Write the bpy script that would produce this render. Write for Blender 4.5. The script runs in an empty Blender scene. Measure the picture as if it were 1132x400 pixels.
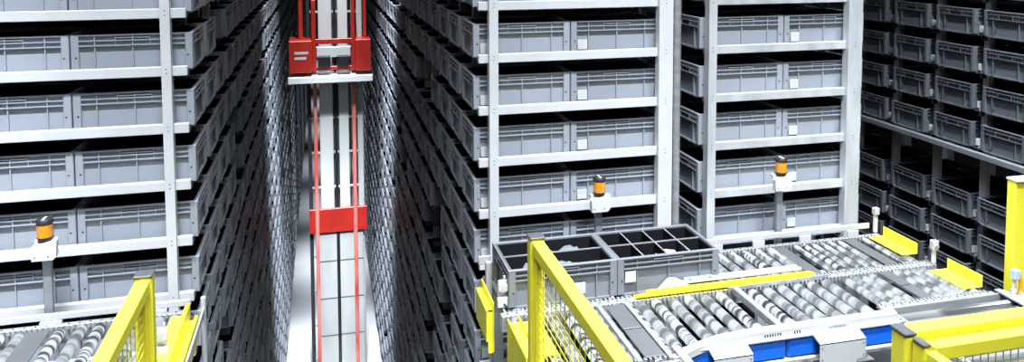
import bpy, math, random
import numpy as np
from mathutils import Vector, Matrix
random.seed(7)
H = 7.3                      # camera height above the aisle floor
C = bpy.context.scene.collection
# ------------------------------------------------------------------ materials
def mat(name, base, rough=.5, metal=0., var=0., scale=8., stretch=(1,1,1), bump=0., coat=0., rvar=0., dark=None, objvar=0.):
    m = bpy.data.materials.new(name); m.use_nodes = True
    nt = m.node_tree; b = nt.nodes['Principled BSDF']
    b.inputs['Base Color'].default_value = (*base, 1); b.inputs['Roughness'].default_value = rough
    b.inputs['Metallic'].default_value = metal
    if coat: b.inputs['Coat Weight'].default_value = coat
    tc = nt.nodes.new('ShaderNodeTexCoord'); mp = nt.nodes.new('ShaderNodeMapping')
    mp.inputs['Scale'].default_value = stretch
    nt.links.new(tc.outputs['Object'], mp.inputs['Vector'])
    n = nt.nodes.new('ShaderNodeTexNoise'); n.inputs['Scale'].default_value = scale; n.inputs['Detail'].default_value = 4
    nt.links.new(mp.outputs['Vector'], n.inputs['Vector'])
    if var or dark:
        r = nt.nodes.new('ShaderNodeValToRGB')
        r.color_ramp.elements[0].position = .35; r.color_ramp.elements[1].position = .65
        lo = dark if dark else tuple(c*(1-var) for c in base)
        r.color_ramp.elements[0].color = (*lo, 1); r.color_ramp.elements[1].color = (*[min(1, c*(1+var*.4)) for c in base], 1)
        nt.links.new(n.outputs['Fac'], r.inputs['Fac'])
        src = r.outputs['Color']
        if objvar:
            oi = nt.nodes.new('ShaderNodeObjectInfo'); mx = nt.nodes.new('ShaderNodeMixRGB'); mx.blend_type = 'MULTIPLY'
            mr = nt.nodes.new('ShaderNodeMapRange'); mr.inputs['To Min'].default_value = 1-objvar; mr.inputs['To Max'].default_value = 1
            nt.links.new(oi.outputs['Random'], mr.inputs['Value']); mx.inputs['Fac'].default_value = 1
            nt.links.new(src, mx.inputs['Color1']); nt.links.new(mr.outputs['Result'], mx.inputs['Color2']); src = mx.outputs['Color']
        nt.links.new(src, b.inputs['Base Color'])
    if rvar:
        mr = nt.nodes.new('ShaderNodeMapRange'); mr.inputs['To Min'].default_value = rough-rvar; mr.inputs['To Max'].default_value = rough+rvar
        nt.links.new(n.outputs['Fac'], mr.inputs['Value']); nt.links.new(mr.outputs['Result'], b.inputs['Roughness'])
    if bump:
        bp = nt.nodes.new('ShaderNodeBump'); bp.inputs['Strength'].default_value = bump; bp.inputs['Distance'].default_value = .01
        nt.links.new(n.outputs['Fac'], bp.inputs['Height']); nt.links.new(bp.outputs['Normal'], b.inputs['Normal'])
    return m
def banded(name, light, dark, freq, rough, metal):
    """a steel roller with worn rings along its own length"""
    m = mat(name, light, rough, metal); nt = m.node_tree; b = nt.nodes['Principled BSDF']
    tc = nt.nodes.new('ShaderNodeTexCoord'); mp = nt.nodes.new('ShaderNodeMapping'); mp.inputs['Scale'].default_value = (.15, 1, .15)
    oi = nt.nodes.new('ShaderNodeObjectInfo'); cb = nt.nodes.new('ShaderNodeCombineXYZ'); ml = nt.nodes.new('ShaderNodeMath'); ml.operation = 'MULTIPLY'; ml.inputs[1].default_value = 37.
    nt.links.new(oi.outputs['Random'], ml.inputs[0]); nt.links.new(ml.outputs[0], cb.inputs['Y'])
    nt.links.new(cb.outputs['Vector'], mp.inputs['Location'])
    nt.links.new(tc.outputs['Object'], mp.inputs['Vector'])
    n = nt.nodes.new('ShaderNodeTexNoise'); n.inputs['Scale'].default_value = freq; n.inputs['Detail'].default_value = 1
    nt.links.new(mp.outputs['Vector'], n.inputs['Vector'])
    r = nt.nodes.new('ShaderNodeValToRGB'); r.color_ramp.elements[0].position = .42; r.color_ramp.elements[1].position = .56
    r.color_ramp.elements[0].color = (*dark, 1); r.color_ramp.elements[1].color = (*light, 1)
    nt.links.new(n.outputs['Fac'], r.inputs['Fac']); nt.links.new(r.outputs['Color'], b.inputs['Base Color'])
    return m
M = {
 'tote': mat('grey_plastic', (.38, .41, .465), .36, var=.12, scale=3., bump=0., rvar=.06, objvar=.12),
 'tote_in': mat('dark_grip_backing', (.10, .11, .13), .5, var=.1),
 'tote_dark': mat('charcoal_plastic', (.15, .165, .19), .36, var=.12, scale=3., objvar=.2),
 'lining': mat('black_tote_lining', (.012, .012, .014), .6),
 'hole': mat('black_hole', (.006, .006, .008), .8),
 'paper': mat('white_label_paper', (.66, .67, .68), .6, var=.04, scale=40.),
 'print': mat('label_print', (.45, .46, .48), .7),
 'white': mat('white_coated_steel', (.68, .69, .72), .5, var=.05, scale=5., bump=.02),
 'dim_white': mat('conveyor_dimmed_white_steel', (.50, .505, .52), .45, var=.06, scale=5.),  # conveyor white, darkened in colour to offset the strong overhead light
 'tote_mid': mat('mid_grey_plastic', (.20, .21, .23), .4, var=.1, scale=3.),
 'galv': mat('galvanised_steel', (.66, .68, .71), .42, .25, var=.18, scale=9., stretch=(1,1,.25), rvar=.1),
 'rackgrey': mat('grey_rack_steel', (.30, .32, .35), .5, .3, var=.15, scale=6.),
 'yellow': mat('safety_yellow_paint', (.95, .86, .055), .42, var=.04, scale=6., coat=.15),
 'peach': mat('pale_peach_yellow_strip', (.93, .80, .36), .5, var=.05),  # paler peach yellow for the narrow strip down the fence post
 'capgrey': mat('dark_grey_plastic_cap', (.07, .072, .078), .5, var=.15, scale=30.),
 'blue': mat('gloss_blue_paint', (.006, .13, .72), .3, var=.06, coat=.4),
 'roller': banded('zinc_roller', (.46, .47, .48), (.16, .165, .17), 16, .33, .6),
 'roller_band': banded('worn_banded_roller', (.46, .46, .47), (.04, .043, .05), 30, .38, .4),
 'roller_rubber': mat('grey_rubber_roller', (.24, .235, .255), .55, var=.2, scale=12.),
 'plate': mat('grey_cover_plate', (.15, .155, .165), .45, .35, var=.1, scale=6.),
 'alu': mat('brushed_aluminium', (.42, .43, .45), .38, .4, var=.2, scale=25., stretch=(.2,1,1), rvar=.1),
 'black': mat('black_rubber', (.018, .019, .022), .55, var=.2),
 'dark': mat('dark_or_shaded_steel', (.05, .052, .06), .5, .2, var=.2),  # dark crane steel; on the rack arms its darkness stands for shade
 'amber': mat('amber_lens', (.95, .33, .02), .18, coat=.6),
 'red': mat('signal_red_paint', (.55, .03, .02), .4, var=.15, scale=4., coat=.2),
 'redrail': mat('worn_red_white_rail', (.85, .30, .26), .4, dark=(.72, .06, .05), scale=3., stretch=(1,1,.5)),
 'cranewhite': mat('crane_white_paint', (.82, .85, .83), .4, var=.08, scale=2., stretch=(1,1,.3)),
 'cranegrey': mat('crane_grey_panel', (.60, .62, .62), .45, var=.2, scale=2.5, stretch=(1,1,.3)),
 'tubeblue': mat('pale_blue_tube', (.45, .62, .85), .35),
 'cream': mat('cream_plastic', (.74, .72, .68), .4, var=.04),
 'film': mat('crumpled_clear_film', (.22, .235, .26), .35, var=.15, scale=8., bump=.3),
 'floor': mat('pale_epoxy_floor', (.74, .74, .78), .45, var=.07, scale=1.5, rvar=.1),
 'slab': mat('dark_mezzanine_deck', (.05, .052, .056), .6, var=.25, scale=4.),
 'wall': mat('hall_wall_panel', (.09, .09, .10), .7, var=.08, scale=1.),
 'ceil': mat('dark_hall_ceiling', (.05, .05, .055), .8, var=.08, scale=1.),
}
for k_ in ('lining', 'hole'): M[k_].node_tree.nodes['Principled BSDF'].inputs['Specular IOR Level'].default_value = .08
MI = list(M)
def emis(name, col, st):
    m = bpy.data.materials.new(name); m.use_nodes = True; b = m.node_tree.nodes['Principled BSDF']
    b.inputs['Emission Color'].default_value = (*col, 1); b.inputs['Emission Strength'].default_value = st; return m
# ------------------------------------------------------------------ mesh builder
class MB:
    def __init__(s): s.v = []; s.f = []; s.m = []; s.mats = []; s.sm = []
    def _mi(s, m):
        if m not in s.mats: s.mats.append(m)
        return s.mats.index(m)
    def poly(s, vs, fs, m, smooth=False):
        o = len(s.v); s.v += [tuple(p) for p in vs]; k = s._mi(m)
        for f in fs: s.f.append([i+o for i in f]); s.m.append(k); s.sm.append(smooth)
        return s
    def box(s, x0, x1, y0, y1, z0, z1, m='white', T=None):
        vs = [(x, y, z) for z in (z0, z1) for x, y in ((x0, y0), (x1, y0), (x1, y1), (x0, y1))]
        if T is not None: vs = [tuple(T @ Vector(p)) for p in vs]
        return s.poly(vs, [(3,2,1,0), (4,5,6,7), (0,1,5,4), (1,2,6,5), (2,3,7,6), (3,0,4,7)], m)
    def bbox(s, x0, x1, y0, y1, z0, z1, m='white', r=.004, T=None):
        """box with chamfered edges"""
        r = min(r, (x1-x0)*.45, (y1-y0)*.45, (z1-z0)*.45)
        vs = []; idx = {}
        cx, cy, cz = (x0+x1)/2, (y0+y1)/2, (z0+z1)/2; hx, hy, hz = (x1-x0)/2, (y1-y0)/2, (z1-z0)/2
        for sx in (-1, 1):
            for sy in (-1, 1):
                for sz in (-1, 1):
                    for a in range(3):
                        d = [hx-r, hy-r, hz-r]; d[a] += r
                        idx[sx, sy, sz, a] = len(vs); vs.append((cx+sx*d[0], cy+sy*d[1], cz+sz*d[2]))
        fs = []
        for a in range(3):
            b, c = (a+1) % 3, (a+2) % 3
            for sa in (-1, 1):
                q = []
                for sb, sc in ((-1,-1), (1,-1), (1,1), (-1,1)):
                    t = [0,0,0]; t[a] = sa; t[b] = sb; t[c] = sc; q.append(idx[(*t, a)])
                fs.append(q if sa > 0 else q[::-1])
            # chamfers between b and c faces along a
            for sb in (-1, 1):
                for sc in (-1, 1):
                    t0 = [0,0,0]; t1 = [0,0,0]; t0[a] = -1; t1[a] = 1; t0[b] = t1[b] = sb; t0[c] = t1[c] = sc
                    q = [idx[(*t0, b)], idx[(*t1, b)], idx[(*t1, c)], idx[(*t0, c)]]
                    fs.append(q if sb*sc > 0 else q[::-1])
        for sx in (-1, 1):
            for sy in (-1, 1):
                for sz in (-1, 1):
                    q = [idx[sx, sy, sz, 0], idx[sx, sy, sz, 1], idx[sx, sy, sz, 2]]
                    fs.append(q if sx*sy*sz > 0 else q[::-1])
        if T is not None: vs = [tuple(T @ Vector(p)) for p in vs]
        return s.poly(vs, fs, m)
    def tube(s, pts, r, m='white', n=12, caps=True, radii=None):
        pts = [Vector(p) for p in pts]; vs = []; fs = []
        for i, p in enumerate(pts):
            d = (pts[min(i+1, len(pts)-1)] - pts[max(i-1, 0)]).normalized()
            a = Vector((0,0,1)) if abs(d.z) < .9 else Vector((1,0,0))
            u = d.cross(a).normalized(); w = d.cross(u)
            rr = radii[i] if radii else r
            for k in range(n):
                t = 2*math.pi*k/n; vs.append(p + (u*math.cos(t) + w*math.sin(t))*rr)
        for i in range(len(pts)-1):
            for k in range(n):
                k2 = (k+1) % n; fs.append((i*n+k, i*n+k2, (i+1)*n+k2, (i+1)*n+k))
        s.poly(vs, fs, m, True)
        if caps:
            o = len(pts)-1
            s.poly(vs[:n], [tuple(range(n))], m); s.poly(vs[o*n:], [tuple(range(n))[::-1]], m)
        return s
    def prism(s, poly, axis, a, b, m='white'):
        """extrude a 2D outline along an axis (other two axes in x,y,z order)"""
        n = len(poly); vs = []
        for t in (a, b):
            for p in poly:
                q = list(p); q.insert(axis, t); vs.append(tuple(q))
        fs = [tuple(range(n))[::-1], tuple(range(n, 2*n))] + [(i, (i+1) % n, n+(i+1) % n, n+i) for i in range(n)]
        return s.poly(vs, fs, m)
    def data(s, name):
        me = bpy.data.meshes.new(name); me.from_pydata(s.v, [], s.f)
        for k in s.mats: me.materials.append(M[k])
        me.polygons.foreach_set('material_index', s.m); me.polygons.foreach_set('use_smooth', s.sm); me.update()
        return me
    def obj(s, name, parent=None, loc=(0,0,0), label=None):
        o = bpy.data.objects.new(name, s.data(name)); C.objects.link(o); o.location = loc
        if parent is not None: o.parent = parent
        if label: o['label'] = label
        return o
def recalc(me):
    import bmesh
    b = bmesh.new(); b.from_mesh(me); bmesh.ops.recalc_face_normals(b, faces=b.faces); b.to_mesh(me); b.free()
def tag(o, label, cat, group=None, kind=None):
    o['label'] = label; o['category'] = cat
    if group: o['group'] = group
    if kind: o['kind'] = kind
    return o
def thing(name, label, cat, loc=(0,0,0), group=None):
    o = bpy.data.objects.new(name, None); C.objects.link(o); o.location = loc; o.empty_display_size = .1
    return tag(o, label, cat, group)
def link_part(name, me, parent, loc=(0,0,0), label=None):
    o = bpy.data.objects.new(name, me); C.objects.link(o); o.parent = parent; o.location = loc
    if label: o['label'] = label
    return o
def copy_tree(o, parent=None, loc=None):
    c = o.copy(); C.objects.link(c); c.parent = parent
    if loc is not None: c.location = loc
    for ch in list(o.children): copy_tree(ch, c)
    return c
ONES = ['zeroth','first','second','third','fourth','fifth','sixth','seventh','eighth','ninth','tenth','eleventh','twelfth','thirteenth','fourteenth','fifteenth','sixteenth','seventeenth','eighteenth','nineteenth','twentieth','twenty-first','twenty-second','twenty-third','twenty-fourth','twenty-fifth','twenty-sixth','twenty-seventh','twenty-eighth','twenty-ninth','thirtieth']
# ------------------------------------------------------------------ camera
PF, PCX, PCY, YAW, PIT, ROL = 868.5383, 573.9948, -8.57, .246, .0651, -.0021
cyw, syw = math.cos(YAW), math.sin(YAW)
fwd = Vector((syw*math.cos(PIT), cyw*math.cos(PIT), -math.sin(PIT))); r0 = Vector((cyw, -syw, 0)); u0 = r0.cross(fwd)
c_, s_ = math.cos(ROL), math.sin(ROL); rt = r0*c_ + u0*s_; up = u0*c_ - r0*s_
cam = bpy.data.cameras.new('camera'); co = bpy.data.objects.new('camera', cam); C.objects.link(co)
mw = Matrix(((rt.x, up.x, -fwd.x, 0), (rt.y, up.y, -fwd.y, 0), (rt.z, up.z, -fwd.z, H), (0,0,0,1)))
co.matrix_world = mw
cam.sensor_fit = 'HORIZONTAL'; cam.sensor_width = 36; cam.lens = PF*36/1132
cam.shift_x = (566-PCX)/1132; cam.shift_y = (PCY-200)/1132; cam.clip_start = .05; cam.clip_end = 300
bpy.context.scene.camera = co
def px(X, Y, Z):
    v = Vector((X, Y, Z-H)); z = v.dot(fwd)
    if z < .1: return (-9999, -9999, z)
    return (PCX+PF*v.dot(rt)/z, PCY-PF*v.dot(up)/z, z)
# ------------------------------------------------------------------ the tote (0.60 x 0.40 x 0.207)
TL, TW, TH = .60, .40, .207
def tote_body(detail=2):
    b = MB(); hx, hy = TL/2, TW/2; i = .017; t = .004; m = 'tote'
    # floor and four walls set in from the rim
    b.box(-hx+i, hx-i, -hy+i, hy-i, 0, .006, m)
    for s in (-1, 1):
        y0, y1 = sorted((s*(hy-i), s*(hy-i-t))); b.box(-hx+i, hx-i, y0, y1, .006, TH-.002, m)
        x0, x1 = sorted((s*(hx-i), s*(hx-i-t)))
        # end wall around the grip opening
        gz0, gz1, gw = TH-.062, TH-.028, .062
        b.box(x0, x1, -hy+i, hy-i, .006, gz0, m); b.box(x0, x1, -hy+i, hy-i, gz1, TH-.002, m)
        b.box(x0, x1, -hy+i, -gw, gz0, gz1, m); b.box(x0, x1, gw, hy-i, gz0, gz1, m)
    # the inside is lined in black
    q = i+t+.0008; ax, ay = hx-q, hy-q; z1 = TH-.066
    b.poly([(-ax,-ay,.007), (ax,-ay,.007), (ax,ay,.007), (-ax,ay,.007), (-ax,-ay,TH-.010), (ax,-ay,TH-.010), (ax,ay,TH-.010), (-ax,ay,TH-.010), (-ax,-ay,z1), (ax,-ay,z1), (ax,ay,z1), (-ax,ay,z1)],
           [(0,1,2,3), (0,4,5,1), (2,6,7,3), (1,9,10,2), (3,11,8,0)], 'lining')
    if detail:
        for sx in (-1, 1):
            for sy in (-1, 1):
                x0, x1 = sorted((sx*hx, sx*(hx-.040))); y0, y1 = sorted((sy*(hy-.0005), sy*(hy-i-.001)))
                b.bbox(x0, x1, y0, y1, .008, TH-.004, m, .003)
                x0, x1 = sorted((sx*(hx-.0005), sx*(hx-i-.001))); y0, y1 = sorted((sy*hy, sy*(hy-.030)))
                b.bbox(x0, x1, y0, y1, .008, TH-.004, m, .003)
                if detail > 1:
                    # pin hole in the corner post, long side
                    x = sx*(hx-.026); y = sy*(hy+.0006)
                    b.poly([(x+.0048*math.cos(a*math.pi/4), y, .085+.0048*math.sin(a*math.pi/4)) for a in range(8)],
                           [tuple(range(8)) if sy < 0 else tuple(range(8))[::-1]], 'hole')
        for s in (-1, 1):
            # ribs under the rim, long side
            for z, d in ((TH-.034, .002), (TH-.060, .0)):
                y0, y1 = sorted((s*(hy-d), s*(hy-i))); b.box(-hx+.04, hx-.04, y0, y1, z-.0030, z+.0030, m)
            y0, y1 = sorted((s*(hy-.004), s*(hy-i)))
            for x in (-.185, 0, .185): b.box(x-.003, x+.003, y0, y1, .01, TH-.005, m)
            if detail > 1:
                for x in (-.085, .085): b.box(x-.0018, x+.0018, y0, y1, TH-.060, TH-.008, m)
                y0, y1 = sorted((s*(hy-.002), s*(hy-i))); b.box(-.083, .083, y0, y1, TH-.022, TH-.018, m)
            y0, y1 = sorted((s*(hy-.005), s*(hy-i))); b.box(-hx+.03, hx-.03, y0, y1, 0, .010, m)
            # ribs on the short end
            for z in (TH-.030, TH-.064):
                x0, x1 = sorted((s*hx, s*(hx-i))); b.box(x0, x1, -hy+.03, hy-.03, z-.0030, z+.0030, m)
            x0, x1 = sorted((s*(hx-.003), s*(hx-i)))
            for y in (-.115, .115): b.box(x0, x1, y-.0025, y+.0025, .01, TH-.006, m)
            if detail > 1:
                for y in (-.064, .064, -.090, .090, -.14, .14): b.box(x0, x1, y-.0018, y+.0018, TH-.064, TH-.008, m)
                for y0_, y1_ in ((-.115, -.092), (.115, .092)):   # flared webs of the centre panel
                    b.poly([(s*(hx-.004), y0_, .012), (s*(hx-.004), y0_, .135), (s*(hx-i), y1_, .06)], [(0,1,2), (2,1,0)], m)
            x0, x1 = sorted((s*(hx-.005), s*(hx-i))); b.box(x0, x1, -hy+.02, hy-.02, 0, .010, m)
    else:
        for sx in (-1, 1):
            for sy in (-1, 1):
                x0, x1 = sorted((sx*hx, sx*(hx-.035))); y0, y1 = sorted((sy*hy, sy*(hy-.028)))
                b.box(x0, x1, y0, y1, .0, TH-.004, m)
        for s in (-1, 1):
            for z in (TH-.030, TH-.064):
                x0, x1 = sorted((s*hx, s*(hx-i))); b.box(x0, x1, -hy+.03, hy-.03, z-.003, z+.003, m)
    return b
def tote_rim(b, m='tote'):
    hx, hy = TL/2, TW/2; z0, z1 = TH-.009, TH; w = .014
    b.bbox(-hx, hx, -hy, -hy+w, z0, z1, m, .002); b.bbox(-hx, hx, hy-w, hy, z0, z1, m, .002)
    b.bbox(-hx, -hx+w, -hy+w, hy-w, z0, z1, m, .002); b.bbox(hx-w, hx, -hy+w, hy-w, z0, z1, m, .002)
    return b
body_me = tote_body(2).data('body')
rim_me = tote_rim(MB()).data('rim')
def grip_mesh():
    b = MB(); hx = TL/2
    for y0, y1, z0, z1 in ((-.066, .066, TH-.031, TH-.026), (-.066, .066, TH-.066, TH-.060), (-.066, -.060, TH-.060, TH-.031), (.060, .066, TH-.060, TH-.031)):
        b.box(-.009, .001, y0, y1, z0, z1, 'tote')
    b.box(-.017, -.013, -.062, .062, TH-.064, TH-.026, 'tote_in')  # dark plate stands in for the dark inside behind the opening
    return b.data('handle')
grip_me = grip_mesh()
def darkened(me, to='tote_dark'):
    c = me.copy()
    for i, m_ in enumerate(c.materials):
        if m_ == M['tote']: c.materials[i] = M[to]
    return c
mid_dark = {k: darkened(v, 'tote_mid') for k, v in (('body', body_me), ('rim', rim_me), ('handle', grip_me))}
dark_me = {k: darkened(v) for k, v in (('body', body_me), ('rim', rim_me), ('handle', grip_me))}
def sticker_mesh():
    b = MB(); b.box(0, .060, -.0006, 0, 0, .060, 'paper')
    for z in (.010, .019, .028, .037, .048): b.box(.007, .052, -.0010, -.0006, z, z+.002, 'print')
    return b.data('label_sticker')
stick_me = sticker_mesh()
mid_b = tote_body(1); tote_rim(mid_b); mid_me = mid_b.data('tote')
lo_b = tote_body(0); hx, hy = TL/2, TW/2
for a in ((-hx, hx, -hy, -hy+.014), (-hx, hx, hy-.014, hy), (-hx, -hx+.014, -hy, hy), (hx-.014, hx, -hy, hy)): lo_b.box(*a, TH-.009, TH, 'tote')
def make_tote(label, group, loc, sticker=None, parts=True, grips=(-1, 1)):
    """loc is the centre of the tote's underside"""
    if not parts:
        o = bpy.data.objects.new('storage_tote', mid_me); C.objects.link(o); o.location = loc
        return tag(o, label, 'tote', group)
    t = thing('storage_tote', label, 'tote', loc, group)
    link_part('body', body_me, t); link_part('rim', rim_me, t)
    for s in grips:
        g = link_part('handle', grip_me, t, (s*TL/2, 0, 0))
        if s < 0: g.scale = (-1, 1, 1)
    if sticker is not None:
        link_part('label_sticker', stick_me, t, (sticker[0], -TW/2-.0008+.001*0, sticker[1]), 'small white printed sticker')
    return t
# ------------------------------------------------------------------ layout of the racking
FY = 4.53; PY = .497; LH = .3103; Z0 = H-.694        # front plane, bay pitch, shelf pitch, underside of shelf zero
def shelf_z(k): return Z0 - k*LH
XL, XR, X3, XD = -.6847, .8552, 2.317, 4.98
KMAX = 20
NCOL = 96
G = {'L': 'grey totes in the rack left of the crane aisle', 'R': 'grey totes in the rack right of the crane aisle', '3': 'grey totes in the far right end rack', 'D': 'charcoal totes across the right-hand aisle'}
cands = []    # (score, side, k, i, X centre, Y centre, Z)
jit = lambda a: random.uniform(-a, a)
stuff_pos = []; dark_pos = []
def facing(side, k, i, xc, yc, z, end):
    """projected size of the face turned to us, and whether it is in the picture"""
    xe = xc + end*TL/2
    a = px(xe, yc-TW/2, z); b = px(xe, yc+TW/2, z); t = px(xe, yc-TW/2, z+TH)
    cx, cy = (a[0]+b[0])/2, (a[1]+b[1]+2*t[1]-2*a[1])/2
    infr = -5 < a[0] < 1137 and -8 < (a[1]+t[1])/2 < 408
    return abs(a[0]-b[0])*abs(a[1]-t[1]), infr
def hidden(x, y):
    # behind the conveyors, the front racking or the fences in the picture
    if x < 203 or (553 < x < 757): return True
    return False
EMPTY = {('R', 5, 3), ('R', 6, 3), ('R', 7, 2), ('R', 6, 4), ('R', 2, 5), ('L', 3, 4), ('L', 4, 4), ('L', 0, 2), ('L', 7, 2), ('L', 8, 1), ('R', 9, 4), ('R', 10, 4)}
for side, xf, sg in (('L', XL, -1), ('R', XR, 1)):
    for k in range(-1, KMAX+1):
        for i in range(NCOL):
            xc = xf + sg*TL/2 + jit(.006); yc = FY+TW/2 + i*PY + jit(.006); z = shelf_z(k)
            if i > 3 and random.random() < .03: continue
            if (side, k, i) in EMPTY: continue
            if i == 0: xc = xf+sg*TL/2; yc = FY+TW/2
            sc, inf = facing(side, k, i, xc, yc, z, -sg)
            if i == 0: sc += 3000
            cands.append((sc if inf else -1, side, k, i, xc, yc, z))
front2 = []
for side, xc0, cols in (('L', XL-TL/2, (1,)), ('R', XR+TL/2, (1,)), ('3', X3+TL/2, (0, 1))):
    sg = -1 if side == 'L' else 1
    for k in range(-1, 5 if side != 'L' else 6):
        for c in cols:
            front2.append((side, k, c, xc0+sg*c*(TL+.005), FY+TW/2, shelf_z(k)))
# right-hand aisle: totes across it
DZ = [-.24, -.54, -.84, -1.14, -1.44, -2.02, -2.315, -2.60, -2.90]
dark = []
for r, zt in enumerate(DZ):
    for j in range(-1, 5):
        yf = 5.50 + .497*j
        dark.append((r, j, XD+TL/2+jit(.012), yf-TW/2+jit(.008), H+zt-TH))
n_side = 300 - len(front2) - sum(1 for d in dark if -1 <= d[1] <= 2)
vis = sorted([c for c in cands if c[0] > 0], key=lambda c: -c[0])
def occl(c):
    sc, side, k, i, xc, yc, z = c
    if i == 0: return False
    e = XL if side == 'L' else XR
    p = px(e, yc, z+TH*.6)
    if side == 'L': return p[0] < 212
    return p[0] > 522
picked = [c for c in vis if not occl(c)][:n_side]
pk = set((c[1], c[2], c[3]) for c in picked)
SIDE = {'L': 'left', 'R': 'right'}
for sc, side, k, i, xc, yc, z in picked:
    if i == 0:
        st = (TL/2-.12, .012) if False else None
        if side == 'R': st = (-TL/2+.045, .032)
        lab = f"grey end tote at the crane aisle corner of the {SIDE[side]} rack, {ONES[k+2]} shelf down"
        make_tote(lab, G[side], (xc, yc, z), st, True)
    else:
        lab = f"grey tote facing the crane aisle, {SIDE[side]} rack, bay {'' if 0 else ''}{ONES[i+1]} from front, {ONES[k+2]} shelf down"
        lab = f"grey tote in {SIDE[side]} rack of crane aisle, {ONES[i+1]} bay back, {ONES[k+2]} shelf down"
        if i <= 2: make_tote(lab, G[side], (xc, yc, z), None, True, grips=((1,) if side == 'L' else (-1,)))
        else: make_tote(lab, G[side], (xc, yc, z), None, False)
for side, k, c, xc, yc, z in front2:
    if side == 'L': lab = f"grey tote long side out, outer half of left rack end, {ONES[k+2]} shelf down"; st = None
    elif side == 'R': lab = f"grey tote with white sticker, outer half of middle rack end, {ONES[k+2]} shelf down"; st = (-TL/2+.045, .034)
    else:
        lab = f"grey tote with white sticker, {'left' if c == 0 else 'right'} half of galvanised end rack, {ONES[k+2]} shelf down"; st = (-TL/2+.05, .034)
    make_tote(lab, G[side], (xc, yc, z), st, True)
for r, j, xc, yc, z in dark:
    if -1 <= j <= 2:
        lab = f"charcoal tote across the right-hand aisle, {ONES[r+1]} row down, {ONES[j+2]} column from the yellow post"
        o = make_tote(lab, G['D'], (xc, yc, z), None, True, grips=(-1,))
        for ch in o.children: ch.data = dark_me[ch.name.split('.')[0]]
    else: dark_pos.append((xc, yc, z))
for sc, side, k, i, xc, yc, z in cands:
    if (side, k, i) not in pk: stuff_pos.append((xc, yc, z))
for k in range(-7, -1):                                  # unseen totes on the shelves above, put in to block the light
    for i in range(0, 60):
        for side, xf, sg in (('L', XL, -1), ('R', XR, 1)): stuff_pos.append((xf+sg*TL/2, FY+TW/2+i*PY, shelf_z(k)))
    for xc in (XL-TL*1.5-.005, XR+TL*1.5+.005, X3+TL/2, X3+TL*1.5+.005): stuff_pos.append((xc, FY+TW/2, shelf_z(k)))
    for j in range(-1, 5): dark_pos.append((XD+TL/2, 5.5+.497*j-TW/2, H-.24+.30*(-1-k)-TH))
for k in range(-1, 7):
    for i in range(1, 4):
        for xc in (XL-TL*1.5-.005, XR+TL*1.5+.005, X3+TL/2, X3+TL*1.5+.005): stuff_pos.append((xc, FY+TW/2+i*PY, shelf_z(k)))
def replicate(b, pos, name):
    """one mesh holding a copy of b at every position"""
    V = np.array(b.v, dtype=np.float32); F = np.array(b.f, dtype=np.int32); n = len(pos)
    P = np.array(pos, dtype=np.float32)
    VV = (V[None]+P[:, None]).reshape(-1, 3)
    FF = (F[None]+(np.arange(n, dtype=np.int32)*len(V))[:, None, None]).reshape(-1, 4)
    me = bpy.data.meshes.new(name); me.vertices.add(len(VV)); me.vertices.foreach_set('co', VV.ravel())
    me.loops.add(FF.size); me.loops.foreach_set('vertex_index', FF.ravel())
    me.polygons.add(len(FF)); me.polygons.foreach_set('loop_start', np.arange(0, FF.size, 4, dtype=np.int32))
    for k in b.mats: me.materials.append(M[k])
    me.polygons.foreach_set('material_index', np.tile(np.array(b.m, dtype=np.int32), n))
    me.polygons.foreach_set('use_smooth', np.zeros(len(FF), dtype=bool))
    me.update(calc_edges=True); return me
so = bpy.data.objects.new('distant_totes', replicate(lo_b, stuff_pos, 'distant_totes')); C.objects.link(so)
tag(so, 'countless grey totes filling the deeper bays along the crane aisle', 'totes', kind='stuff')
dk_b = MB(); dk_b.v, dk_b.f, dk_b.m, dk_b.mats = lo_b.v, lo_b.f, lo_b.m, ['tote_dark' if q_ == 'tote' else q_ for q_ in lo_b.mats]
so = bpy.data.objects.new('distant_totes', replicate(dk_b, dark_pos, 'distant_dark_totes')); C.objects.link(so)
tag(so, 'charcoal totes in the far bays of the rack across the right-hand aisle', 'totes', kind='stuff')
# ------------------------------------------------------------------ racking
ZTOP = H+1.75
def upright_mb(x0, x1, y0, y1, z0, z1, m, holes=True):
    """open C-shaped post with punched holes, web towards us"""
    b = MB(); t = .003
    b.box(x0, x1, y0, y0+t, z0, z1, m); b.box(x0, x0+t, y0+t, y1, z0, z1, m); b.box(x1-t, x1, y0+t, y1, z0, z1, m)
    b.box(x0+t, x0+.014, y1-t, y1, z0, z1, m); b.box(x1-.014, x1-t, y1-t, y1, z0, z1, m)
    if holes:
        xm = (x0+x1)/2; k = -4
        while shelf_z(k) > z0:
            for dz in (.016, .038):
                z = shelf_z(k)+dz-.018
                if z < z1: b.poly([(xm+.0035*math.cos(a*math.pi/3), y0-.0006, z+.0035*math.sin(a*math.pi/3)) for a in range(6)], [tuple(range(6))], 'hole')
            k += 1
    return b
def shaft_mb(x0, x1, pos, z0, z1, m, dy=.05):
    b = MB()
    for y in pos: b.box(x0, x1, y, y+dy, z0, z1, m)
    return b
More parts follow.
